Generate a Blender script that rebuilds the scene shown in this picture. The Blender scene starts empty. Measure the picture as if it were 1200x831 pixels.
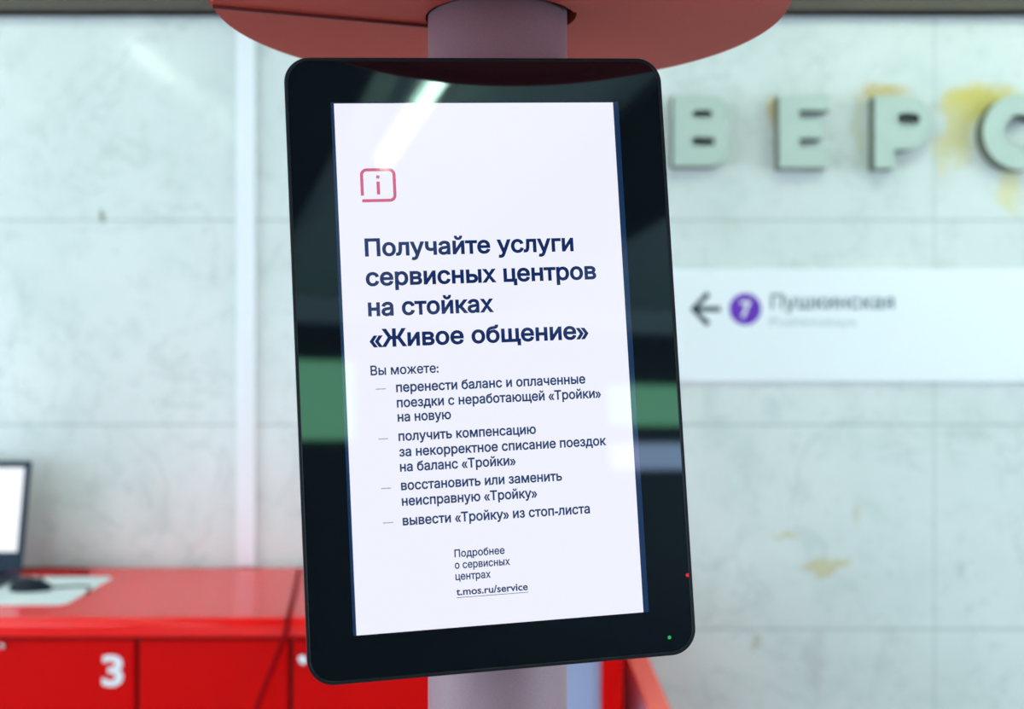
import bpy, bmesh, math, random
from mathutils import Vector, Matrix
from mathutils.geometry import tessellate_polygon

sc = bpy.context.scene
C = sc.collection
random.seed(4)

# ------------------------------------------------------------------ camera
F = 1309.0                       # focal length in pixels of the 1200 x 831 frame
EYE = 1.75                       # camera height
cam_d = bpy.data.cameras.new('camera')
cam_d.sensor_width = 36.0
cam_d.lens = F * 36.0 / 1200.0
cam_d.dof.use_dof = True
cam_d.dof.focus_distance = 1.34
cam_d.dof.aperture_fstop = 2.4
cam = bpy.data.objects.new('camera', cam_d)
cam.location = (0, 0, EYE)
cam.rotation_euler = (math.pi / 2, 0, 0)
C.objects.link(cam)
sc.camera = cam

# ------------------------------------------------------------------ world (daylight outside the added windows) and exposure
w = bpy.data.worlds.new('daylight')
sc.world = w
w.use_nodes = True
w.node_tree.nodes['Background'].inputs[0].default_value = (0.69, 0.85, 1.0, 1)
w.node_tree.nodes['Background'].inputs[1].default_value = 5.6
sc.view_settings.view_transform = 'Standard'
sc.view_settings.look = 'None'
sc.view_settings.gamma = 1.0
sc.view_settings.use_curve_mapping = False
sc.view_settings.exposure = 0.0
sc.cycles.use_denoising = True
sc.cycles.max_bounces = 10
sc.cycles.diffuse_bounces = 6
sc.cycles.sample_clamp_indirect = 6.0
sc.cycles.caustics_reflective = False
sc.cycles.caustics_refractive = False

TUBE = 30.0                      # radiance of the fluorescent tubes
TUBE_COL = (0.80, 1.0, 0.77)

# ------------------------------------------------------------------ helpers
def mat(name, col, rough=0.5, metal=0.0, spec=0.5, emit=None, es=0.0, coat=0.0, noise=0.0, nscale=40.0, bump=0.0):
    m = bpy.data.materials.new(name)
    m.use_nodes = True
    nt = m.node_tree
    b = nt.nodes['Principled BSDF']
    b.inputs['Base Color'].default_value = (*col, 1)
    b.inputs['Roughness'].default_value = rough
    b.inputs['Metallic'].default_value = metal
    b.inputs['Specular IOR Level'].default_value = spec
    b.inputs['Coat Weight'].default_value = coat
    b.inputs['Coat Roughness'].default_value = 0.03
    if emit:
        b.inputs['Emission Color'].default_value = (*emit, 1)
        b.inputs['Emission Strength'].default_value = es
    if noise or bump:
        tc = nt.nodes.new('ShaderNodeTexCoord')
        nz = nt.nodes.new('ShaderNodeTexNoise')
        nz.inputs['Scale'].default_value = nscale
        nz.inputs['Detail'].default_value = 4
        nt.links.new(tc.outputs['Object'], nz.inputs['Vector'])
        if noise:
            mx = nt.nodes.new('ShaderNodeMix')
            mx.data_type = 'RGBA'
            mx.inputs[6].default_value = (*[c * (1 - noise) for c in col], 1)
            mx.inputs[7].default_value = (*[min(1, c * (1 + noise)) for c in col], 1)
            nt.links.new(nz.outputs['Fac'], mx.inputs[0])
            nt.links.new(mx.outputs[2], b.inputs['Base Color'])
        if bump:
            bp = nt.nodes.new('ShaderNodeBump')
            bp.inputs['Strength'].default_value = bump
            bp.inputs['Distance'].default_value = 0.002
            nt.links.new(nz.outputs['Fac'], bp.inputs['Height'])
            nt.links.new(bp.outputs['Normal'], b.inputs['Normal'])
    return m

def obj(name, bm, m, parent=None, smooth=False, bevel=0.0, seg=2):
    me = bpy.data.meshes.new(name)
    bmesh.ops.recalc_face_normals(bm, faces=bm.faces)
    bm.to_mesh(me)
    bm.free()
    me.materials.append(m)
    for p in me.polygons:
        p.use_smooth = smooth
    o = bpy.data.objects.new(name, me)
    C.objects.link(o)
    if parent is not None:
        o.parent = parent
    if bevel:
        md = o.modifiers.new('bevel', 'BEVEL')
        md.width = bevel
        md.segments = seg
        md.limit_method = 'ANGLE'
        md.angle_limit = math.radians(40)
        md.harden_normals = False
    return o

def box(bm, x0, x1, y0, y1, z0, z1):
    v = [bm.verts.new((x, y, z)) for x in (x0, x1) for y in (y0, y1) for z in (z0, z1)]
    for f in ((0, 1, 3, 2), (4, 6, 7, 5), (0, 4, 5, 1), (2, 3, 7, 6), (0, 2, 6, 4), (1, 5, 7, 3)):
        bm.faces.new([v[i] for i in f])
    return bm

def boxes(*bs):
    bm = bmesh.new()
    for b in bs:
        box(bm, *b)
    return bm

def prism(bm, pts, d0, d1, axis='z'):
    """closed outline extruded; axis says which coordinate runs from d0 to d1"""
    def P(p, d):
        return (p[0], p[1], d) if axis == 'z' else (p[0], d, p[1])
    a = [bm.verts.new(P(p, d0)) for p in pts]
    b = [bm.verts.new(P(p, d1)) for p in pts]
    n = len(pts)
    bm.faces.new(a)
    bm.faces.new(b[::-1])
    for i in range(n):
        bm.faces.new((a[i], a[(i + 1) % n], b[(i + 1) % n], b[i]))
    return bm

def cyl(bm, cx, cy, r, z0, z1, n=64):
    return prism(bm, [(cx + r * math.cos(2 * math.pi * i / n), cy + r * math.sin(2 * math.pi * i / n)) for i in range(n)], z0, z1)

def ring(bm, cx, cy, r0, r1, z0, z1, n=96):
    vs = []
    for i in range(n):
        a = 2 * math.pi * i / n
        c, s = math.cos(a), math.sin(a)
        vs.append([bm.verts.new((cx + r * c, cy + r * s, z)) for r, z in ((r0, z0), (r1, z0), (r1, z1), (r0, z1))])
    for i in range(n):
        A, B = vs[i], vs[(i + 1) % n]
        for k in range(4):
            bm.faces.new((A[k], B[k], B[(k + 1) % 4], A[(k + 1) % 4]))
    return bm

def rrect(x0, x1, y0, y1, r, n=10):
    pts = []
    for cx, cy, a0 in ((x1 - r, y1 - r, 0), (x0 + r, y1 - r, 90), (x0 + r, y0 + r, 180), (x1 - r, y0 + r, 270)):
        for i in range(n + 1):
            a = math.radians(a0 + 90 * i / n)
            pts.append((cx + r * math.cos(a), cy + r * math.sin(a)))
    return pts

def tube(bm, pts, r, n=10):
    pts = [Vector(p) for p in pts]
    prev = None
    for i, p in enumerate(pts):
        t = (pts[min(i + 1, len(pts) - 1)] - pts[max(i - 1, 0)]).normalized()
        up = Vector((0, 0, 1)) if abs(t.z) < 0.9 else Vector((1, 0, 0))
        a = t.cross(up).normalized()
        b = t.cross(a)
        rg = [bm.verts.new(p + r * (math.cos(2 * math.pi * k / n) * a + math.sin(2 * math.pi * k / n) * b)) for k in range(n)]
        if prev:
            for k in range(n):
                bm.faces.new((prev[k], prev[(k + 1) % n], rg[(k + 1) % n], rg[k]))
        else:
            bm.faces.new(rg)
        prev = rg
    bm.faces.new(prev[::-1])
    return bm

def spline(pts, n=8):
    """Catmull-Rom through the points"""
    P = [Vector(p) for p in pts]
    P = [2 * P[0] - P[1]] + P + [2 * P[-1] - P[-2]]
    out = []
    for i in range(1, len(P) - 2):
        for k in range(n):
            t = k / n
            out.append(0.5 * ((2 * P[i]) + (P[i + 1] - P[i - 1]) * t + (2 * P[i - 1] - 5 * P[i] + 4 * P[i + 1] - P[i + 2]) * t * t
                              + (3 * P[i] - P[i - 1] - 3 * P[i + 1] + P[i + 2]) * t ** 3))
    out.append(P[-2])
    return out

def stroke(bm, pts, wd, d0, d1, axis='z'):
    """flat line of width wd along 2D points, extruded d0..d1"""
    n = len(pts)
    L, R = [], []
    for i in range(n):
        a = Vector(pts[max(i - 1, 0)])
        b = Vector(pts[min(i + 1, n - 1)])
        t = (b - a).normalized()
        nv = Vector((-t.y, t.x)) * wd / 2
        p = Vector(pts[i])
        L.append(p + nv)
        R.append(p - nv)
    def P(p, d):
        return (p[0], p[1], d) if axis == 'z' else (p[0], d, p[1])
    V0 = [[bm.verts.new(P(p, d)) for p in q] for q, d in ((L, d0), (R, d0), (R, d1), (L, d1))]
    for i in range(n - 1):
        for k in range(4):
            bm.faces.new((V0[k][i], V0[k][i + 1], V0[(k + 1) % 4][i + 1], V0[(k + 1) % 4][i]))
    for i in (0, n - 1):
        bm.faces.new([V0[k][i] for k in range(4)])
    return bm

def area2(p):
    return 0.5 * sum(p[i][0] * p[(i + 1) % len(p)][1] - p[(i + 1) % len(p)][0] * p[i][1] for i in range(len(p)))

def inside(q, p):
    r = False
    for i in range(len(p)):
        (x0, y0), (x1, y1) = p[i], p[i - 1]
        if (y0 > q[1]) != (y1 > q[1]) and q[0] < (x1 - x0) * (q[1] - y0) / (y1 - y0) + x0:
            r = not r
    return r

def glyph_contours(body, bold):
    """outlines of a line of lettering with the sign of their outer outline, each pushed out by bold"""
    cu = bpy.data.curves.new('lettering', 'FONT')
    cu.body = body
    cu.size = 1.0
    cu.fill_mode = 'NONE'
    cu.resolution_u = 4
    o = bpy.data.objects.new('lettering', cu)
    C.objects.link(o)
    bpy.context.view_layer.update()
    me = bpy.data.meshes.new_from_object(o)
    nxt = {e.vertices[0]: e.vertices[1] for e in me.edges}
    co = [(v.co.x, v.co.y) for v in me.vertices]
    bpy.data.objects.remove(o)
    bpy.data.meshes.remove(me)
    bpy.data.curves.remove(cu)
    seen, loops = set(), []
    for s in list(nxt):
        if s in seen:
            continue
        lp_, k = [], s
        while k not in seen and k in nxt:
            seen.add(k)
            if not lp_ or math.dist(co[k], lp_[-1]) > 1e-5:
                lp_.append(co[k])
            k = nxt[k]
        if len(lp_) > 2 and math.dist(lp_[0], lp_[-1]) < 1e-5:
            lp_.pop()
        if len(lp_) > 2:
            loops.append(lp_)
    sg = [1 if area2(p) > 0 else -1 for p in loops]
    def root_sign(i):
        best, ba = i, abs(area2(loops[i]))
        for j, q in enumerate(loops):
            if j != i and abs(area2(q)) > ba and inside(loops[i][0], q):
                best, ba = j, abs(area2(q))
        return sg[best]
    out = []
    for i, p in enumerate(loops):
        s_ = root_sign(i)
        n, r = len(p), []
        for k in range(n):
            a, b, c = Vector(p[k - 1]), Vector(p[k]), Vector(p[(k + 1) % n])
            t0, t1 = (b - a).normalized(), (c - b).normalized()
            n0, n1 = Vector((t0.y, -t0.x)), Vector((t1.y, -t1.x))
            m = n0 + n1
            m = (n0 if m.length < 0.3 else m).normalized()
            r.append(tuple(b + m * (bold / max(0.5, m.dot(n0)) * s_)))
        out.append((r, s_))
    return out

def fill_contours(bm, sets, z):
    """bands of trapezoids wherever the winding number has the sign of the outer outlines"""
    boxes_ = [(min(q[0] for q in p), max(q[0] for q in p)) for p, _ in sets]
    order = sorted(range(len(sets)), key=lambda i: boxes_[i][0])
    groups, right = [], -1e9
    for i in order:
        if boxes_[i][0] > right or not groups:
            groups.append([])
        groups[-1].append(i)
        right = max(right, boxes_[i][1])
    for gr in groups:
        segs = []
        for i in gr:
            p, s_ = sets[i]
            for k in range(len(p)):
                a, b = p[k - 1], p[k]
                if abs(a[1] - b[1]) > 1e-9:
                    segs.append((a, b, s_) if a[1] < b[1] else (b, a, -s_))
        ys = {round(q[1], 7) for i in gr for q in sets[i][0]}
        for i in range(len(segs)):
            (ax, ay), (bx, by), _ = segs[i]
            for j in range(i):
                (cx, cy), (dx, dy), _ = segs[j]
                lo, hi = max(ay, cy), min(by, dy)
                if hi - lo < 1e-7:
                    continue
                k0, k1 = (bx - ax) / (by - ay), (dx - cx) / (dy - cy)
                if abs(k0 - k1) < 1e-9:
                    continue
                y = (cx - ax + k0 * ay - k1 * cy) / (k0 - k1)
                if lo + 1e-7 < y < hi - 1e-7:
                    ys.add(round(y, 7))
        ys = sorted(ys)
        for y0, y1 in zip(ys, ys[1:]):
            if y1 - y0 < 2e-7:
                continue
            ym = (y0 + y1) / 2
            act = []
            for a, b, s_ in segs:
                if a[1] < ym < b[1]:
                    f = lambda y: a[0] + (b[0] - a[0]) * (y - a[1]) / (b[1] - a[1])
                    act.append((f(ym), f(y0), f(y1), s_))
            act.sort()
            wn, st = 0, None
            for e in act:
                pw = wn
                wn -= e[3]                          # upward edges of a counter-clockwise outline lie on its right
                if pw <= 0 < wn:
                    st = e
                elif wn <= 0 < pw and st and e[0] - st[0] > 1e-7:
                    q = [bm.verts.new(v) for v in ((st[1], y0, z), (e[1], y0, z), (e[2], y1, z), (st[2], y1, z))]
                    bm.faces.new(q)
    return bm

def text_mesh(body, width, cap, x, y, z, bold=0.0):
    """letters as a flat bmesh, stretched to the given width and capital height"""
    sets = glyph_contours(body, bold)
    xs = [q[0] for p, _ in sets for q in p]
    min_x = min(xs)
    s, h_ = width / (max(xs) - min_x), cap / 0.728
    return fill_contours(bmesh.new(), [([(x + (q[0] - min_x) * s, y + q[1] * h_) for q in p], g) for p, g in sets], z)

def empty(name, loc, label, cat, group=None):
    o = bpy.data.objects.new(name, None)
    o.empty_display_size = 0.1
    o.location = loc
    C.objects.link(o)
    return tag(o, label, cat, group)

def tag(o, label, cat, group=None):
    o['label'] = label
    o['category'] = cat
    if group:
        o['group'] = group
    return o

def struct(name, bm, m, parent=None, **k):
    o = obj(name, bm, m, parent, **k)
    if parent is None:
        o['kind'] = 'structure'
    return o

# ------------------------------------------------------------------ materials
WALL_Y = 3.75
PX = WALL_Y / F                  # metres per pixel on the back wall

def wx(px): return (px - 600) * PX
def wz(py): return EYE + (415.5 - py) * PX

def marble():
    m = bpy.data.materials.new('pale_marble_slabs')
    m.use_nodes = True
    nt = m.node_tree
    N, Lk = nt.nodes, nt.links
    b = N['Principled BSDF']
    b.inputs['Roughness'].default_value = 0.11
    b.inputs['Specular IOR Level'].default_value = 0.2
    tc = N.new('ShaderNodeTexCoord')
    def noise(scale, detail, rough=0.55, dist=0.0):
        n = N.new('ShaderNodeTexNoise')
        n.inputs['Scale'].default_value = scale
        n.inputs['Detail'].default_value = detail
        n.inputs['Roughness'].default_value = rough
        n.inputs['Distortion'].default_value = dist
        Lk.new(tc.outputs['Object'], n.inputs['Vector'])
        return n
    def ramp(src, a, c):
        r = N.new('ShaderNodeMapRange')
        r.inputs[1].default_value = a
        r.inputs[2].default_value = c
        Lk.new(src, r.inputs[0])
        return r.outputs[0]
    def mix(fac, c0, c1, amount=1.0):
        x = N.new('ShaderNodeMix')
        x.data_type = 'RGBA'
        if amount != 1.0:
            mu = N.new('ShaderNodeMath'); mu.operation = 'MULTIPLY'
            mu.inputs[1].default_value = amount
            Lk.new(fac, mu.inputs[0]); fac = mu.outputs[0]
        Lk.new(fac, x.inputs[0])
        for s, i in ((c0, 6), (c1, 7)):
            if isinstance(s, tuple):
                x.inputs[i].default_value = (*s, 1)
            else:
                Lk.new(s, x.inputs[i])
        return x.outputs[2]
    c = mix(ramp(noise(2.2, 5).outputs['Fac'], 0.35, 0.68), (0.755, 0.795, 0.788), (0.665, 0.718, 0.708))
    c = mix(ramp(noise(6.5, 6, 0.62, 0.4).outputs['Fac'], 0.52, 0.72), c, (0.55, 0.63, 0.605), 0.6)
    c = mix(ramp(noise(22, 4).outputs['Fac'], 0.58, 0.78), c, (0.50, 0.55, 0.52), 0.5)
    # thin grey veins
    v = noise(1.6, 6, 0.6, 0.8)
    ab = N.new('ShaderNodeMath'); ab.operation = 'SUBTRACT'; ab.inputs[1].default_value = 0.5
    Lk.new(v.outputs['Fac'], ab.inputs[0])
    ab2 = N.new('ShaderNodeMath'); ab2.operation = 'ABSOLUTE'
    Lk.new(ab.outputs[0], ab2.inputs[0])
    c = mix(ramp(ab2.outputs[0], 0.012, 0.0), c, (0.48, 0.54, 0.53), 0.4)
    # ochre stains of the stone: soft ellipses with ragged edges (x, z, half width, half height, strength)
    nz = noise(9, 3, 0.6)
    sub = N.new('ShaderNodeVectorMath'); sub.operation = 'SUBTRACT'
    Lk.new(nz.outputs['Color'], sub.inputs[0]); sub.inputs[1].default_value = (0.5, 0.5, 0.5)
    scl = N.new('ShaderNodeVectorMath'); scl.operation = 'SCALE'; scl.inputs['Scale'].default_value = 0.16
    Lk.new(sub.outputs[0], scl.inputs[0])
    add = N.new('ShaderNodeVectorMath'); add.operation = 'ADD'
    Lk.new(tc.outputs['Object'], add.inputs[0]); Lk.new(scl.outputs[0], add.inputs[1])
    for px, py, hw, hh, k, col in ((1028, 108, 32, 14, 0.95, (0.62, 0.50, 0.24)), (1012, 150, 10, 40, 0.35, (0.62, 0.56, 0.30)),
                                   (1150, 120, 42, 24, 0.95, (0.66, 0.56, 0.16)), (1122, 150, 22, 42, 0.7, (0.70, 0.60, 0.20)),
                                   (1102, 182, 10, 20, 0.5, (0.74, 0.66, 0.36)), (1180, 215, 18, 36, 0.75, (0.74, 0.68, 0.36)),
                                   (903, 135, 12, 20, 0.8, (0.66, 0.50, 0.20)), (925, 625, 16, 5, 0.7, (0.60, 0.56, 0.34)),
                                   (965, 665, 24, 8, 0.8, (0.60, 0.54, 0.30)), (885, 750, 7, 10, 0.6, (0.50, 0.48, 0.36)),
                                   (118, 257, 6, 4, 0.9, (0.16, 0.17, 0.12)), (1000, 602, 6, 8, 0.5, (0.62, 0.58, 0.42)),
                                   (955, 780, 14, 40, 0.35, (0.45, 0.45, 0.45)), (905, 480, 12, 20, 0.4, (0.52, 0.60, 0.62)),
                                   (1122, 668, 7, 8, 0.5, (0.48, 0.54, 0.55))):
        d = N.new('ShaderNodeVectorMath'); d.operation = 'SUBTRACT'
        Lk.new(add.outputs[0], d.inputs[0]); d.inputs[1].default_value = (wx(px), WALL_Y, wz(py))
        e = N.new('ShaderNodeVectorMath'); e.operation = 'MULTIPLY'
        Lk.new(d.outputs[0], e.inputs[0]); e.inputs[1].default_value = (1 / (hw * PX), 0, 1 / (hh * PX))
        ln = N.new('ShaderNodeVectorMath'); ln.operation = 'LENGTH'
        Lk.new(e.outputs[0], ln.inputs[0])
        c = mix(ramp(ln.outputs['Value'], 1.15, 0.55), c, col, k)
    # joints between the slabs
    sx = N.new('ShaderNodeSeparateXYZ')
    Lk.new(tc.outputs['Object'], sx.inputs[0])
    def joint(out, start, step, half):
        s = N.new('ShaderNodeMath'); s.operation = 'SUBTRACT'; s.inputs[1].default_value = start - step / 2
        Lk.new(out, s.inputs[0])
        mo = N.new('ShaderNodeMath'); mo.operation = 'FLOORED_MODULO'; mo.inputs[1].default_value = step
        Lk.new(s.outputs[0], mo.inputs[0])
        t = N.new('ShaderNodeMath'); t.operation = 'SUBTRACT'; t.inputs[1].default_value = step / 2
        Lk.new(mo.outputs[0], t.inputs[0])
        a = N.new('ShaderNodeMath'); a.operation = 'ABSOLUTE'
        Lk.new(t.outputs[0], a.inputs[0])
        return ramp(a.outputs[0], half, half * 0.4)
    c = mix(joint(sx.outputs['Z'], wz(258), 239.7 * PX, 0.006), c, (0.36, 0.44, 0.42), 0.6)
    c = mix(joint(sx.outputs['X'], wx(1095), 402.5 * PX, 0.005), c, (0.40, 0.47, 0.46), 0.5)
    Lk.new(c, b.inputs['Base Color'])
    return m

M_MARBLE = marble()
M_FLOOR = mat('polished_stone_floor', (0.40, 0.37, 0.37), 0.25, noise=0.12, nscale=3)
M_CEIL = mat('ceiling_paint', (0.62, 0.68, 0.66), 0.8)
M_PLASTER = mat('plaster', (0.66, 0.70, 0.70), 0.8, noise=0.05, nscale=5)
M_DARKBEAM = mat('dark_beam_paint', (0.035, 0.04, 0.042), 0.7)
M_CORNICE = mat('brown_cornice_paint', (0.085, 0.07, 0.055), 0.7, noise=0.15, nscale=4)
M_DARKWALL = mat('dark_granite', (0.05, 0.055, 0.06), 0.35, noise=0.3, nscale=12)
M_DUCT = mat('white_plastic_duct', (0.86, 0.88, 0.92), 0.45)
M_LETTER = mat('grey_green_cast_metal', (0.46, 0.56, 0.51), 0.45, noise=0.06, nscale=20)
M_LETTER_SIDE = mat('olive_letter_side_shade', (0.13, 0.15, 0.11), 0.6)  # darkened so the letters' sides and undersides carry their shade in the colour
M_SIGN = mat('white_sign_film', (0.90, 0.93, 0.97), 0.35)
M_SIGNINK = mat('dark_sign_ink', (0.02, 0.045, 0.06), 0.5)
M_SIGNTEXT = mat('slate_sign_ink', (0.05, 0.13, 0.15), 0.5)
M_SIGNGREY = mat('grey_sign_ink', (0.50, 0.60, 0.64), 0.5)
M_PURPLE = mat('purple_line_badge', (0.13, 0.02, 0.46), 0.5)
M_WHITE = mat('white_vinyl', (0.88, 0.86, 0.90), 0.5)
M_RED_TOP = mat('red_laminate_worktop', (0.92, 0.008, 0.006), 0.22, spec=0.3)
M_RED = mat('red_laminate_door', (0.68, 0.001, 0.001), 0.45, spec=0.08)
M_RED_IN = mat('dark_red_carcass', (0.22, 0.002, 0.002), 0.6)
M_PALE = mat('lavender_grey_panel', (0.34, 0.37, 0.58), 0.5)
M_MAUVE = mat('mauve_side_panel', (0.80, 0.50, 0.74), 0.5)
M_SALMON = mat('salmon_red_board', (0.85, 0.14, 0.11), 0.35)
M_CHROME = mat('chrome', (0.75, 0.75, 0.76), 0.2, metal=1.0)
M_CABLE = mat('dark_red_cable_sheath', (0.24, 0.001, 0.004), 0.6, spec=0.05)
M_DISC = mat('red_brown_disc_paint', (0.50, 0.068, 0.047), 0.6, spec=0.3, noise=0.14, nscale=420)
M_DISC_DK = mat('dark_red_joint_strip', (0.16, 0.012, 0.012), 0.5)
M_BLACK = mat('black_cavity', (0.01, 0.01, 0.01), 0.8)
M_POLE = mat('grey_powder_coat', (0.33, 0.20, 0.24), 0.5, noise=0.16, nscale=420)
M_FRAME = mat('black_plastic_frame', (0.008, 0.010, 0.014), 0.3, spec=0.25)
M_GLASSBLACK = mat('black_bezel_glass', (0.002, 0.003, 0.006), 0.03, spec=1.0)
M_GLASSBLACK.node_tree.nodes['Principled BSDF'].inputs['Specular Tint'].default_value = (0.70, 0.95, 1.0, 1)
M_SCREEN = mat('lit_white_lcd', (0.02, 0.02, 0.02), 0.03, spec=0.6, emit=(0.86, 0.87, 0.97), es=1.0)
M_SCREENEDGE = mat('blue_lcd_edge', (0.01, 0.03, 0.09), 0.05, spec=1.0, emit=(0.02, 0.09, 0.22), es=0.10)
M_NAVY = mat('navy_lcd_lettering', (0.004, 0.014, 0.07), 0.03, spec=1.0, emit=(0.006, 0.02, 0.10), es=0.6)
M_NAVY_LIGHT = mat('slate_lcd_lettering', (0.01, 0.03, 0.08), 0.03, spec=1.0, emit=(0.015, 0.04, 0.13), es=0.6)
M_DASH = mat('grey_lcd_dash', (0.02, 0.02, 0.03), 0.03, spec=1.0, emit=(0.30, 0.31, 0.36), es=1.0)
M_PINK = mat('crimson_lcd_icon', (0.03, 0.01, 0.02), 0.03, spec=1.0, emit=(0.60, 0.10, 0.21), es=1.0)
M_LAPTOP = mat('dark_laptop_plastic', (0.012, 0.026, 0.05), 0.4, spec=0.2)
M_LAPSCREEN = mat('lit_laptop_screen', (0.02, 0.02, 0.02), 0.2, emit=(0.92, 0.94, 1.0), es=1.05)
M_KEYS = mat('black_keys', (0.008, 0.010, 0.014), 0.5, spec=0.2)
M_MOUSE = mat('black_mouse_plastic', (0.006, 0.011, 0.022), 0.35, spec=0.2)
M_PAPER = mat('white_desk_mat', (0.80, 0.86, 0.88), 0.6)
M_TUBE = mat('fluorescent_tube_glow', (0.8, 0.8, 0.8), 0.4, emit=TUBE_COL, es=TUBE)
M_HOUSING = mat('white_lamp_housing', (0.75, 0.76, 0.75), 0.5)
M_GLINT_G = mat('green_reflection_glow', (0.0, 0.1, 0.02), 0.3, emit=(0.02, 0.45, 0.12), es=0.8)  # glow for the two painted reflection dots on the display border
M_GLINT_R = mat('red_reflection_glow', (0.1, 0.0, 0.0), 0.3, emit=(0.75, 0.02, 0.05), es=0.9)
M_BOXG = mat('green_lit_sign_face', (0.2, 0.3, 0.2), 0.4, emit=(0.42, 1.0, 0.55), es=2.4)
M_BOXL = mat('lavender_lit_sign_face', (0.2, 0.2, 0.3), 0.4, emit=(0.62, 0.70, 1.0), es=3.6)

# ------------------------------------------------------------------ the hall
XL, XR, YF, CEIL = -5.2, 6.2, -6.2, 3.35
struct('floor', boxes((XL - 0.2, XR + 0.2, YF - 0.2, WALL_Y + 0.2, -0.2, 0)), M_FLOOR)
struct('ceiling', boxes((XL - 0.2, XR + 0.2, YF - 0.2, WALL_Y + 0.2, CEIL, CEIL + 0.2)), M_CEIL)
struct('wall_back', boxes((XL - 0.2, XR + 0.2, WALL_Y, WALL_Y + 0.2, 0, CEIL)), M_MARBLE)
FW = (-3.9, -1.0, 0.1, 2.6)    # unseen opening behind the viewer, added for low frontal fill light: x0, x1, z0, z1
struct('wall_front', boxes((XL - 0.2, FW[0], YF - 0.2, YF, 0, CEIL), (FW[1], XR + 0.2, YF - 0.2, YF, 0, CEIL),
                           (FW[0], FW[1], YF - 0.2, YF, 0, FW[2]), (FW[0], FW[1], YF - 0.2, YF, FW[3], CEIL)), M_DARKWALL)
fb = bmesh.new()
for k in range(4):
    xx = FW[0] + 0.03 + (FW[1] - FW[0] - 0.06) * k / 3
    box(fb, xx - 0.03, xx + 0.03, YF - 0.14, YF - 0.06, FW[2], FW[3])
for zz in (FW[2] + 0.03, FW[3] - 0.03):
    box(fb, FW[0], FW[1], YF - 0.13, YF - 0.07, zz - 0.03, zz + 0.03)
struct('fill_window_3', fb, M_HOUSING)
ld = bpy.data.lights.new('fill_window_portal', 'AREA')
ld.shape = 'RECTANGLE'
ld.size, ld.size_y = FW[1] - FW[0], FW[3] - FW[2]
ld.cycles.is_portal = True
lo = bpy.data.objects.new('fill_window_portal', ld)
lo.location = ((FW[0] + FW[1]) / 2, YF - 0.1, (FW[2] + FW[3]) / 2)
lo.rotation_euler = (math.radians(90), 0, 0)
C.objects.link(lo)
WIN = (-4.6, 2.6, 0.5, 2.95)     # window openings added in the unseen side walls for bluish fill light: y0, y1, z0, z1
for side, x0, x1 in (('left', XL - 0.2, XL), ('right', XR, XR + 0.2)):
    y0, y1, z0, z1 = WIN
    struct('wall_' + side, boxes((x0, x1, YF, y0, 0, CEIL), (x0, x1, y1, WALL_Y, 0, CEIL),
                                 (x0, x1, y0, y1, 0, z0), (x0, x1, y0, y1, z1, CEIL)), M_PLASTER)
    n = 1 if side == 'left' else 2
    fb = bmesh.new()
    for k in range(6):
        yy = y0 + 0.03 + (y1 - y0 - 0.06) * k / 5
        box(fb, x0 + 0.06, x1 - 0.06, yy - 0.03, yy + 0.03, z0, z1)
    for zz in (z0 + 0.03, z1 - 0.03):
        box(fb, x0 + 0.07, x1 - 0.07, y0, y1, zz - 0.03, zz + 0.03)
    struct('fill_window_%d' % n, fb, M_HOUSING)
    ld = bpy.data.lights.new('fill_window_portal', 'AREA')
    ld.shape = 'RECTANGLE'
    ld.size, ld.size_y = z1 - z0, y1 - y0
    ld.cycles.is_portal = True
    lo = bpy.data.objects.new('fill_window_portal', ld)
    lo.location = ((x0 + x1) / 2, (y0 + y1) / 2, (z0 + z1) / 2)
    lo.rotation_euler = (0, math.radians(-90 if side == 'left' else 90), 0)
    C.objects.link(lo)
# brown cornice along the top of the marble wall
struct('trim_1', boxes((XL, XR, WALL_Y - 0.06, WALL_Y, wz(19), CEIL), (XL, XR, WALL_Y - 0.075, WALL_Y, wz(19), wz(13))), M_CORNICE)
# ceiling beams running from front to back, and the lintel over the far side
for i, (bx0, bx1) in enumerate(((-0.75, 0.43), (1.57, 2.5))):
    struct('trim_%d' % (i + 2), boxes((bx0, bx1, YF, 2.6, CEIL - 0.05, CEIL)), M_DARKBEAM)
struct('trim_4', boxes((XL, XR, YF, YF + 0.06, 3.15, CEIL)), M_PLASTER)

def ceiling_light(x, y0, label):
    t = empty('ceiling_light', (x, y0 + 0.6, CEIL), label, 'lamp', 'fluorescent ceiling lights')
    obj('housing', boxes((-0.06, 0.06, -0.62, 0.62, -0.05, 0)), M_HOUSING, t, bevel=0.006)
    bm = bmesh.new()
    tube(bm, [(0, -0.57, -0.072), (0, 0.57, -0.072)], 0.022, 16)
    obj('tube', bm, M_TUBE, t, smooth=True)
    for s in (-1, 1):
        obj('end_cap', boxes((-0.03, 0.03, s * 0.595 - 0.025, s * 0.595 + 0.025, -0.1, -0.05)), M_HOUSING, t, bevel=0.004)
    return t
for x, rows in ((-1.88, (0.93, -0.45)), (0.68, (1.36, 0.05, -1.26, -2.57)), (3.24, (1.0, 2.3))):
    for y in rows:
        ceiling_light(x, y, 'white fluorescent batten seen only as a streak in reflections')

for x in (-3.7, -2.3, 1.5, 3.6, 5.0):  # added wall-wash row, out of view, to brighten the upper wall
    t = ceiling_light(x, 2.5, 'added wall-wash batten lying along the cornice, unseen above the picture')
    t.rotation_euler = (0, 0, math.pi / 2)
    t.location.y = 2.62

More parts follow.
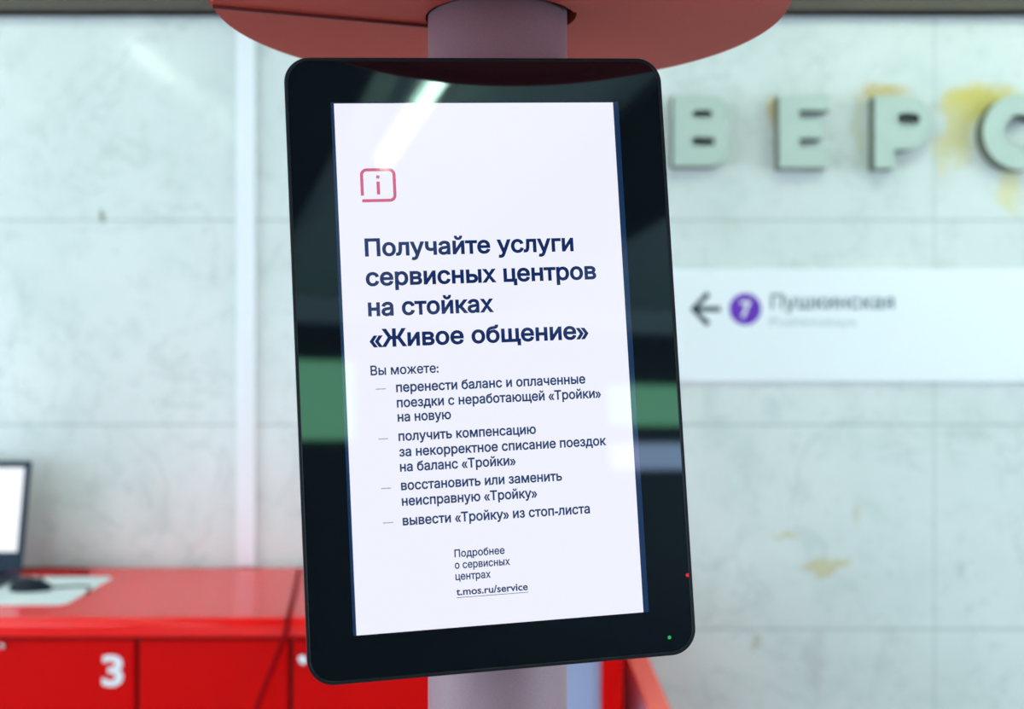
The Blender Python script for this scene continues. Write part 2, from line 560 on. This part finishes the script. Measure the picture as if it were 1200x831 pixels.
# ------------------------------------------------------------------ lit sign boxes on the far wall behind the viewer (they mirror in the display glass)
def light_box(x0, x1, z0, z1, m, label):
    t = empty('light_box', ((x0 + x1) / 2, YF, z0), label, 'sign', 'lit sign boxes')
    hw, h = (x1 - x0) / 2, z1 - z0
    obj('case', boxes((-hw - 0.02, hw + 0.02, 0.0, 0.10, -0.02, h + 0.02)), M_FRAME, t, bevel=0.005)
    obj('lit_face', boxes((-hw, hw, 0.10, 0.106, 0, h)), m, t)
light_box(0.55, 1.2, 2.22, 2.84, M_BOXG, 'green lit sign box mirrored in the left edge of the display glass')
light_box(3.35, 4.35, 2.34, 2.69, M_BOXG, 'green lit sign box mirrored in the right edge of the display glass')
light_box(3.35, 4.35, 1.97, 2.19, M_BOXL, 'lavender lit sign box mirrored in the right edge of the display glass')

# ------------------------------------------------------------------ the display on its post
CEN = Vector((-0.02654, 1.30921, EYE - 0.00558))
ex = Vector((0.98578, 0.16396, 0.03689))
up = Vector((-0.05644, 0.06716 * 1.0, 0.99614))
up = Vector((-0.05644, 0.06716, 0.99614)).normalized()
ex.normalize()
k = ex.dot(up)
ex2 = (ex - up * k / 2).normalized()
up2 = (up - ex2 * ex2.dot(up)).normalized()
nz_ = ex2.cross(up2)                              # towards the viewer
disp = empty('information_display', (0, 0, 0), 'tilted black-framed upright display with white information page, mounted on the grey post', 'screen')
BASE = 0.356                                      # display centre above its own bottom edge
R3 = Matrix((ex2, up2, nz_)).transposed().to_4x4()
disp.matrix_world = Matrix.Translation(CEN - up2 * BASE) @ R3
HW, HH = 0.1675, 0.306
def U(u): return u - 0.1699
def V(v): return BASE + 0.306 - v
X0, X1, Y0, Y1 = U(-0.0535) , U(0.3995), V(0.6645), V(-0.0545)

bm = bmesh.new()
prism(bm, rrect(X0, X1, Y0, Y1, 0.030, 14), -0.020, -0.001)
obj('back_shell', bm, M_FRAME, disp, bevel=0.004, seg=3)
# thin raised rim round the glass
bm = bmesh.new()
o_ = rrect(X0, X1, Y0, Y1, 0.030, 14)
i_ = rrect(X0 + 0.004, X1 - 0.004, Y0 + 0.004, Y1 - 0.004, 0.0265, 14)
def frame_between(bm, o_, i_, d0, d1):
    n = len(o_)
    A = [[bm.verts.new((*p, d)) for p in q] for q, d in ((o_, d0), (o_, d1), (i_, d1), (i_, d0))]
    for i in range(n):
        j = (i + 1) % n
        for a in range(4):
            bm.faces.new((A[a][i], A[a][j], A[(a + 1) % 4][j], A[(a + 1) % 4][i]))
    return bm
frame_between(bm, o_, i_, -0.003, 0.0022)
obj('rim', bm, M_FRAME, disp, bevel=0.0009, seg=2)
# black glass border: outline minus the lit window
AX0, AX1, AY0, AY1 = -HW, HW, BASE - HH, BASE + HH
LX, RX, TY, BY = 0.0038, 0.0068, 0.0012, 0.0
bm = bmesh.new()
win = (AX0 - LX, AX1 + RX, AY0 - BY, AY1 + TY)
i2 = []
for cx, cy in ((win[1], win[3]), (win[0], win[3]), (win[0], win[2]), (win[1], win[2])):
    i2 += [(cx, cy)] * 1
outer = i_
def glass_border(bm, outer, win, z0, z1):
    n = len(outer) // 4
    cor = ((win[1], win[3]), (win[0], win[3]), (win[0], win[2]), (win[1], win[2]))
    for z in (z0, z1):
        ov = [bm.verts.new((*p, z)) for p in outer]
        cv = [bm.verts.new((*p, z)) for p in cor]
        for q in range(4):
            seg = ov[q * n:(q + 1) * n]
            for a, b in zip(seg, seg[1:]):
                bm.faces.new((a, b, cv[q]))
            bm.faces.new((seg[-1], ov[((q + 1) % 4) * n], cv[(q + 1) % 4], cv[q]))
    return bm
glass_border(bm, outer, win, -0.0012, 0.0008)
obj('bezel_glass', bm, M_GLASSBLACK, disp)
scr = obj('screen', boxes((AX0, AX1, AY0, AY1, -0.0012, 0.0007)), M_SCREEN, disp)
bm = bmesh.new()
wi = [(AX1, AY1), (AX0, AY1), (AX0, AY0), (AX1, AY0)]
wo = [(win[1], win[3]), (win[0], win[3]), (win[0], win[2] - 1e-5), (win[1], win[2] - 1e-5)]
for z in (0.0006,):
    ov = [bm.verts.new((*p, z)) for p in wo]
    iv = [bm.verts.new((*p, z)) for p in wi]
    for a in range(4):
        bm.faces.new((ov[a], ov[(a + 1) % 4], iv[(a + 1) % 4], iv[a]))
obj('screen_edge', bm, M_SCREENEDGE, disp)

TZ = 0.0009                       # the page's lettering lies on the screen face
def line(name, body, u, v, wd, cap, m, bold):
    return obj(name, text_mesh(body, wd, cap, U(u), V(v), TZ, bold), m, scr)
for body, u, v, wd in (("Получайте услуги", 0.0307, 0.1807, 0.2475), ("сервисных центров", 0.0303, 0.2153, 0.2738),
                       ("на стойках", 0.0313, 0.2505, 0.1469), ("«Живое общение»", 0.0315, 0.2866, 0.259)):
    line('heading_line', body, u, v - 0.0005, wd, 0.0197, M_NAVY, 0.030)
line('intro_line', "Вы можете:", 0.0311, 0.3188, 0.0785, 0.0108, M_NAVY_LIGHT, 0.020)
for body, u, v, wd in (("перенести баланс и оплаченные", 0.0595, 0.3399, 0.2238), ("поездки с неработающей «Тройки»", 0.0595, 0.3576, 0.2419),
                       ("на новую", 0.0597, 0.374, 0.0618), ("получить компенсацию", 0.0597, 0.3962, 0.1609),
                       ("за некорректное списание поездок", 0.0597, 0.4141, 0.2447), ("на баланс «Тройки»", 0.0598, 0.4313, 0.1349),
                       ("восстановить или заменить", 0.0600, 0.4526, 0.1887), ("неисправную «Тройку»", 0.0601, 0.4704, 0.1579),
                       ("вывести «Тройку» из стоп-листа", 0.0601, 0.4927, 0.2198)):
    line('bullet_line', body, u, v - 0.0006, wd, 0.0108, M_NAVY_LIGHT, 0.026)
for u, v, wd in ((0.0362, 0.3351, 0.0115), (0.0367, 0.3924, 0.011), (0.0373, 0.449, 0.0115), (0.0376, 0.4881, 0.0118)):
    obj('bullet_dash', boxes((U(u), U(u + wd), V(v) - 0.0005, V(v) + 0.0005, TZ - 0.0001, TZ)), M_DASH, scr)
for body, u, v, wd in (("Подробнее", 0.1176, 0.5327, 0.0585), ("о сервисных", 0.1173, 0.5458, 0.0644),
                       ("центрах", 0.1175, 0.5588, 0.041), ("t.mos.ru/service", 0.1176, 0.5761, 0.0834)):
    line('footnote_line', body, u, v - 0.0004, wd, 0.0085, M_NAVY_LIGHT, 0.022)
obj('underline', boxes((U(0.1175), U(0.2015), V(0.5787), V(0.5781), TZ - 0.0001, TZ)), M_NAVY_LIGHT, scr)
# crimson information icon: open rounded square with the letter i
ix0, ix1, iy0, iy1, ir = U(0.0307), U(0.0684), V(0.1154), V(0.0790), 0.006
pth = [(ix0, V(0.1095)), (ix0, iy1 - ir)]
for cx, cy, a0 in ((ix0 + ir, iy1 - ir, 180), (ix1 - ir, iy1 - ir, 90), (ix1 - ir, iy0 + ir, 0)):
    for a in range(0, 91, 15):
        an = math.radians(a0 - a)
        pth.append((cx + ir * math.cos(an), cy + ir * math.sin(an)))
pth.append((ix0 - 0.0005, iy0))
bm = bmesh.new()
stroke(bm, pth, 0.0036, TZ - 0.0001, TZ)
box(bm, U(0.0476), U(0.0513), V(0.0895), V(0.0857), TZ - 0.0001, TZ)
box(bm, U(0.0476), U(0.0513), V(0.1083), V(0.0930), TZ - 0.0001, TZ)
obj('info_icon', bm, M_PINK, scr)
# glowing dots standing in for small coloured reflections in the border glass
for u, v, m, nm in ((0.3671, 0.6437, M_GLINT_G, 'green reflection dot'), (0.3940, 0.5728, M_GLINT_R, 'red reflection dot')):
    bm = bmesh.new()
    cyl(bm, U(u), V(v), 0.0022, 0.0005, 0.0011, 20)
    glint = obj('reflection_dot', bm, m, disp)
    glint['label'] = nm
# mounting arm between the back and the post
POLE_X, POLE_Y, POLE_R = -0.0188, 1.459, 0.0907
bm = boxes((-0.06, 0.06, BASE - 0.10, BASE + 0.10, -0.034, -0.019), (-0.03, 0.03, BASE - 0.05, BASE + 0.05, -0.050, -0.030))
obj('mounting_bracket', bm, M_FRAME, disp, bevel=0.003)

# ------------------------------------------------------------------ the post and its red disc
post = empty('display_post', (POLE_X, POLE_Y, 0), 'round grey post standing behind the display, its top in the red disc', 'post')
ZD = EYE + 0.443                  # underside of the disc
bm = bmesh.new()
cyl(bm, 0, 0, POLE_R, 0.0, ZD + 0.068, 96)
pole = obj('pole', bm, M_POLE, post, smooth=False)
for p in pole.data.polygons:
    p.use_smooth = abs(p.normal.z) < 0.5
bm = bmesh.new()
cyl(bm, 0, 0, 0.22, 0.0, 0.015, 64)
obj('base_plate', bm, M_POLE, post, bevel=0.003)
DX = 0.0045
disc = empty('disc_canopy', (POLE_X, POLE_Y, 0), 'large flat red-brown disc round the top of the grey post, above the display', 'canopy')
RD, RH = 0.369, 0.0985
rad = math.radians
LO, LI, RO, RI = rad(-171), rad(-195), rad(-36.6), rad(-18)   # bearings of the two joints of the underside, at the rim (O) and at the hole (I)
def sector(bm, a0, a1, b0, b1, r0, r1, z0, z1, n=72):
    o_ = [(DX + r1 * math.cos(a0 + (a1 - a0) * i / n), r1 * math.sin(a0 + (a1 - a0) * i / n)) for i in range(n + 1)]
    q_ = [(DX + r0 * math.cos(b0 + (b1 - b0) * i / n), r0 * math.sin(b0 + (b1 - b0) * i / n)) for i in range(n + 1)]
    V0 = [[bm.verts.new((*p, z)) for p in L] for L, z in ((o_, z0), (o_, z1), (q_, z1), (q_, z0))]
    for i in range(n):
        for a in range(4):
            bm.faces.new((V0[a][i], V0[a][i + 1], V0[(a + 1) % 4][i + 1], V0[(a + 1) % 4][i]))
    bm.faces.new([V0[a][0] for a in range(4)])
    bm.faces.new([V0[a][n] for a in (3, 2, 1, 0)])
    return bm
g, gi = 0.003, 0.012
fp = sector(bmesh.new(), LO + g, RO - g, LI + gi, RI - gi, RH, RD, ZD - 0.006, ZD + 0.012)
sector(fp, -2.65, -0.66, -2.65, -0.66, RD - 0.004, RD + 0.0005, ZD - 0.021, ZD + 0.014)     # lip along the front edge
obj('front_panel', fp, M_DISC, disc)
obj('rear_panel', sector(bmesh.new(), RO + g, LO + 2 * math.pi - g, RI + gi, LI + 2 * math.pi - gi, RH, RD, ZD, ZD + 0.018), M_DISC, disc)
bm = bmesh.new()
ring(bm, DX, 0, RD - 0.012, RD - 0.001, ZD + 0.010, ZD + 0.075)
cyl(bm, DX, 0, RD, ZD + 0.070, ZD + 0.085, 96)
obj('disc_top', bm, M_DISC, disc)
bm = bmesh.new()
pi_ = Vector((DX + (RH + 0.002) * math.cos(LI), (RH + 0.002) * math.sin(LI)))
po_ = Vector((DX + (RD - 0.003) * math.cos(LO), (RD - 0.003) * math.sin(LO)))
td = (po_ - pi_).normalized()
for off, wd, dz in ((0.004, 0.005, 0.010), (-0.003, 0.002, 0.006)):
    a, b = pi_, po_
    nn = Vector((td.y, -td.x)) * -off
    stroke(bm, [tuple(a + nn), tuple(b + nn)], wd, ZD - dz, ZD + 0.004)
obj('joint_strip', bm, M_DISC_DK, disc)

# ------------------------------------------------------------------ red service counter along the wall
CF = 3.02                         # front face of the doors
TOPZ = 1.041
CPX = CF / F
def cx_(px): return (px - 600) * CPX
G = 'red cabinets under the worktop'
def cabinet(p0, p1, label, lock=None, number=None):
    x0, x1 = cx_(p0), cx_(p1)
    c0 = (x0 + x1) / 2
    hw = (x1 - x0) / 2
    t = empty('counter_cabinet', (c0, CF, 0), label, 'cabinet', G)
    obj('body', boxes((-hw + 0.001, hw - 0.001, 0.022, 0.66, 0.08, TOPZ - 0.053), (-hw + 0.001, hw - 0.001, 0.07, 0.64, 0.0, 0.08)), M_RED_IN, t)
    d = obj('door', boxes((-hw + 0.0065, hw - 0.0065, 0.0, 0.02, 0.09, TOPZ - 0.064)), M_RED, t, bevel=0.003)
    if lock:
        lx, lz, r = lock
        bm = bmesh.new()
        n = 24
        prism(bm, [(lx - c0 + r * math.cos(2 * math.pi * i / n), lz + r * math.sin(2 * math.pi * i / n)) for i in range(n)], -0.012, 0.002, 'y')
        obj('lock', bm, M_CHROME, d, bevel=0.002)
    if number:
        number(d, c0)
    return t
def numeral_three(d, c0):
    bm = text_mesh('3', 0.058, 0.083, cx_(119.5) - c0, 0, 0, 0.03)
    z = EYE + (415.5 - 803) * CPX
    for v in bm.verts:
        v.co = Vector((v.co.x, -0.001, z + v.co.y))
    obj('number', bm, M_WHITE, d)
zz = lambda py: EYE + (415.5 - py) * CPX
cabinet(-340, -20, 'red cabinet left of the one numbered 3, outside the picture edge')
cabinet(-20, 160, 'red locker door with a white number 3, under the laptop', (cx_(5), zz(756), 0.007), numeral_three)
cabinet(160, 340, 'plain red locker door between the number 3 door and the display')
cabinet(340, 520, 'red locker door with chrome lock, showing beside the bottom left corner of the display', (cx_(356), zz(772), 0.013))
cabinet(520, 657, 'red locker door hidden behind the grey post')
# pale panel and red stile that close the counter's right end
t = empty('counter_end', (cx_(690), CF, 0), 'pale lavender end panel with red upright, right of the grey post', 'cabinet')
obj('pale_panel', boxes((cx_(658) - cx_(690), cx_(704) - cx_(690), 0.0, 0.6, 0.0, TOPZ - 0.053)), M_PALE, t)
obj('red_upright', boxes((cx_(704.5) - cx_(690), cx_(729) - cx_(690), -0.015, 0.62, 0.0, TOPZ - 0.053)), M_RED, t, bevel=0.003)
# worktop with rounded front edge
bm = bmesh.new()
prof = [(CF - 0.02 + 0.022, TOPZ - 0.052)]
for i in range(9):
    a = math.radians(180 - 90 * i / 8)
    prof.append((CF - 0.02 + 0.022 + 0.022 * math.cos(a), TOPZ - 0.022 + 0.022 * math.sin(a)))
prof = [(CF - 0.02 + 0.004, TOPZ - 0.052), (CF - 0.02, TOPZ - 0.046)] + prof[1:] + [(3.715, TOPZ), (3.715, TOPZ - 0.052)]
x0, x1 = cx_(-340), cx_(730)
A = [bm.verts.new((x0, p[0], p[1])) for p in prof]
B = [bm.verts.new((x1, p[0], p[1])) for p in prof]
bm.faces.new(A); bm.faces.new(B[::-1])
for i in range(len(prof)):
    j = (i + 1) % len(prof)
    bm.faces.new((A[i], A[j], B[j], B[i]))
wt = obj('worktop', bm, M_RED_TOP)
tag(wt, 'long glossy red worktop with rounded front edge, carrying the laptop', 'worktop')
for p in wt.data.polygons:
    p.use_smooth = len(p.vertices) == 4 and abs(p.normal.x) < 0.1 and p.area < 0.03

# sloping board at the end of the counter
def ray(px, py, Y): return Vector(((px - 600) / F * Y, Y, EYE + (415.5 - py) / F * Y))
bd = empty('sloping_board', (0.36, 2.9, 0), 'sloping salmon red board running down at the right end of the counter', 'board')
a0, a1 = ray(722, 735, 3.25), ray(744, 735, 3.25)
a2, a3 = ray(836, 945, 2.75), ray(806, 945, 2.75)
off = Vector(bd.location)
def solid(bm, q, dn):
    T = [bm.verts.new(v - off) for v in q]
    Bt = [bm.verts.new(v - off + dn) for v in q]
    bm.faces.new(T); bm.faces.new(Bt[::-1])
    for i in range(4):
        bm.faces.new((T[i], T[(i + 1) % 4], Bt[(i + 1) % 4], Bt[i]))
    return bm
obj('top_face', solid(bmesh.new(), [a0, a1, a2, a3], Vector((0, 0.012, -0.02))), M_SALMON, bd)
# side sheet under the board, standing on the floor
bm = bmesh.new()
sh = [a0, a3, Vector((a3.x, a3.y, 0)), Vector((a0.x, a0.y, 0))]
T = [bm.verts.new(v - off + Vector((0.001, 0.012, -0.021 if i < 2 else 0))) for i, v in enumerate(sh)]
B_ = [bm.verts.new(v.co + Vector((0.012, 0, 0))) for v in T]
bm.faces.new(T); bm.faces.new(B_[::-1])
for i in range(4):
    bm.faces.new((T[i], T[(i + 1) % 4], B_[(i + 1) % 4], B_[i]))
obj('side_sheet', bm, M_MAUVE, bd)

# dark red cable laid across the worktop and hanging in front of the doors
pts = [ray(351, 669, 3.66), ray(344, 700, 3.25), ray(338.5, 724, 3.03)]
for p in pts: p.z = TOPZ + 0.007
pts += [ray(334, 744, 2.985), ray(322, 775, 2.985), ray(300, 831, 2.97), ray(276, 900, 2.95), Vector((-0.78, 2.93, 0.2)), Vector((-0.80, 2.9, 0.008)), Vector((-0.9, 2.85, 0.008))]
bm = bmesh.new()
tube(bm, spline(pts, 6), 0.0065, 10)
tag(obj('cable', bm, M_CABLE, smooth=True), 'dark red cable running down over the worktop edge left of the display', 'cable')

# ------------------------------------------------------------------ things on the worktop
bm = bmesh.new()
prism(bm, rrect(-2.05, -1.262, 3.155, 3.545, 0.03, 8), TOPZ, TOPZ + 0.004)
tag(obj('desk_mat', bm, M_PAPER, bevel=0.001), 'white desk mat on the red worktop under laptop and mouse', 'mat')
MZ = TOPZ + 0.004
lap = empty('laptop', (-1.75, 3.50, MZ), 'open dark laptop with blank white screen at the left end of the worktop', 'laptop')
obj('base', boxes((-0.20, 0.20, -0.24, 0.03, 0.0, 0.016)), M_LAPTOP, lap, bevel=0.004)
kb = bmesh.new()
for r in range(5):
    for q in range(14):
        box(kb, -0.175 + q * 0.025, -0.154 + q * 0.025, -0.125 + r * 0.025, -0.104 + r * 0.025, 0.0155, 0.0185)
obj('keyboard', kb, M_KEYS, lap)
obj('touchpad', boxes((-0.05, 0.05, -0.22, -0.145, 0.0155, 0.0165)), M_KEYS, lap)
tl = math.radians(12)
def lid_pt(x, h, d): return (x, 0.03 + h * math.sin(tl) + d * math.cos(tl), 0.018 + h * math.cos(tl) - d * math.sin(tl))
def lid_box(x0, x1, h0, h1, d0, d1):
    bm = boxes((x0, x1, d0, d1, h0, h1))
    for v in bm.verts:
        v.co = Vector(lid_pt(v.co.x, v.co.z, v.co.y))
    return bm
lid = obj('lid', lid_box(-0.20, 0.20, 0.0, 0.352, 0.0, 0.008), M_LAPTOP, lap, bevel=0.003)
obj('screen', lid_box(-0.19, 0.180, 0.062, 0.330, -0.0012, 0.001), M_LAPSCREEN, lid)
bm = bmesh.new()
tube(bm, [(-0.15, 0.03, 0.014), (0.15, 0.03, 0.014)], 0.008, 12)
obj('hinge', bm, M_LAPTOP, lap, smooth=True)

mouse = empty('mouse', (-1.443, 3.34, MZ), 'black computer mouse on the white mat beside the laptop', 'mouse')
bm = bmesh.new()
bmesh.ops.create_uvsphere(bm, u_segments=32, v_segments=20, radius=1.0)
for v in bm.verts:
    x, y, z = v.co
    z = max(z, -0.25)
    fx = 0.063 * (1 + 0.08 * x)
    v.co = Vector((x * fx, y * 0.035 * (1 - 0.12 * x), (z + 0.25) * 0.031 * (1 + 0.15 * (-x))))
obj('body', bm, M_MOUSE, mouse, smooth=True)
bm = bmesh.new()
tube(bm, [(0.034, -0.004, 0.0335), (0.034, 0.004, 0.0335)], 0.006, 14)
obj('scroll_wheel', bm, M_KEYS, mouse)
bm = bmesh.new()
tube(bm, spline([(0.058, 0, 0.008), (0.09, 0.03, 0.004), (0.13, 0.05, 0.003), (0.165, 0.035, 0.003), (0.18, 0.0, 0.003), (0.19, -0.05, 0.003), (0.178, -0.04, 0.003)][:6], 6), 0.003, 8)
obj('lead', bm, M_KEYS, mouse, smooth=True)
# thin cable at the back of the worktop
bm = bmesh.new()
q = [ray(20, 664.5, 3.68), ray(60, 664.5, 3.685), ray(98, 665.5, 3.67), ray(103, 668, 3.63), ray(96, 673, 3.57), ray(60, 675, 3.56)]
for p in q: p.z = TOPZ + 0.0045
tube(bm, spline(q, 8), 0.004, 8)
tag(obj('power_lead', bm, M_CABLE, smooth=True), 'thin dark red lead looped on the worktop behind the laptop', 'cable')

# ------------------------------------------------------------------ on the marble wall
duct = obj('cable_duct', boxes((wx(278.5), wx(300.5), WALL_Y - 0.022, WALL_Y, TOPZ + 0.001, wz(19))), M_DUCT, bevel=0.003)
tag(duct, 'narrow white vertical cable duct on the marble wall left of the display', 'duct')

# metal letters: outlines in pixels of the wall, made into metres
D0, D1 = WALL_Y - 0.062, WALL_Y
def lp(pts): return [(wx(x), wz(y)) for x, y in pts]
def arc(cx, cy, rx, ry, a0, a1, n=16):
    return [(cx + rx * math.cos(math.radians(a0 + (a1 - a0) * i / n)), cy - ry * math.sin(math.radians(a0 + (a1 - a0) * i / n))) for i in range(n + 1)]
def letter_mesh(outlines):
    """front and back faces from outline and holes, closed by the side walls"""
    rings = [lp(o) for o in outlines]
    bm = bmesh.new()
    F_, K_ = [], []
    for r in rings:
        F_ += [bm.verts.new((q[0], D0, q[1])) for q in r]
        K_ += [bm.verts.new((q[0], D1, q[1])) for q in r]
    for tri in tessellate_polygon([[Vector((*q, 0)) for q in r] for r in rings]):
        bm.faces.new([F_[i] for i in tri])
        bm.faces.new([K_[i] for i in tri[::-1]])
    k = 0
    for r in rings:
        n = len(r)
        for i in range(n):
            j = (i + 1) % n
            bm.faces.new((F_[k + i], F_[k + j], K_[k + j], K_[k + i]))
        k += n
    return bm
GL = 'raised metal letters on the marble wall'
T_, B_y = 117, 198
letterV = [[(786, T_)] + arc(829, 138, 21, 21, 90, -35, 14) + arc(828, 174, 24, 24, 40, -90, 14) + [(786, B_y)],
           rrect(808, 831, 133.5, 142.5, 4.2, 5), rrect(807, 834, 165, 175, 4.8, 5)]
letterE = [[(908, T_), (967, T_), (967, 134), (931, 134), (931, 144), (958, 144), (958, 166), (931, 166), (931, 176), (965, 176), (965, B_y + 2), (908, B_y + 2)]]
letterR = [[(1018, T_)] + arc(1054, 148, 31, 31, 90, -90, 20) + [(1041, 179), (1041, B_y + 3), (1018, B_y + 3)],
           rrect(1044, 1070, 137, 151, 6.5, 6)]
letterS = [arc(1187, 158.5, 44, 44, 42, 318, 44) + arc(1187, 158.5, 20, 20, 318, 42, 30)]
for outl, nm in ((letterV, 'grey metal letter В on marble, nearest the display'), (letterE, 'grey metal letter Е on marble, second from the display'),
                 (letterR, 'grey metal letter Р on marble with ochre stain above it'), (letterS, 'grey metal letter С on marble, cut by the right picture edge')):
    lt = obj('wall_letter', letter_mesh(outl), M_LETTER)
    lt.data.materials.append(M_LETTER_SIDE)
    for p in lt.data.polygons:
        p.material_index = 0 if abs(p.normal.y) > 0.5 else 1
    tag(lt, nm, 'letter', GL)

# direction sign
sg = empty('direction_sign', (wx(1050), WALL_Y, wz(447)), 'long white direction sign with arrow and purple 7 below the metal letters', 'sign')
so = Vector(sg.location)
def sgx(px): return wx(px) - so.x
def sgz(py): return wz(py) - so.z
obj('panel', boxes((sgx(700), sgx(1400), -0.018, 0, 0, sgz(315.5))), M_SIGN, sg, bevel=0.002)
S0, S1 = -0.0195, -0.0175
bm = bmesh.new()
stroke(bm, [(sgx(843), sgz(362.5)), (sgx(812), sgz(362.5))], 6 * PX, S0, S1, 'y')
stroke(bm, [(sgx(829), sgz(344.5)), (sgx(811), sgz(362.5)), (sgx(829), sgz(380.5))], 6.5 * PX, S0, S1, 'y')
obj('arrow', bm, M_SIGNINK, sg)
bm = bmesh.new()
prism(bm, [(sgx(872 + 18.5 * math.cos(i * math.pi / 24)), sgz(362.5 + 18.5 * math.sin(i * math.pi / 24))) for i in range(48)], S0, S1, 'y')
bg = obj('line_badge', bm, M_PURPLE, sg)
def sign_text(name, body, wd, cap, px, py, m, bold, parent, y=S0):
    bm = text_mesh(body, wd * PX, cap * PX, sgx(px), 0, 0, bold)
    for v in bm.verts:
        v.co = Vector((v.co.x, y, sgz(py) + v.co.y))
    return obj(name, bm, m, parent)
sign_text('numeral', '7', 13, 19.5, 866, 372, M_WHITE, 0.03, bg, S0 - 0.001)
sign_text('station_name', 'Пушкинская', 143, 17, 902, 362, M_SIGNTEXT, 0.008, sg)
sign_text('transliterated_name', 'Pushkinskaya', 100, 10, 901, 382, M_SIGNGREY, 0.0, sg)
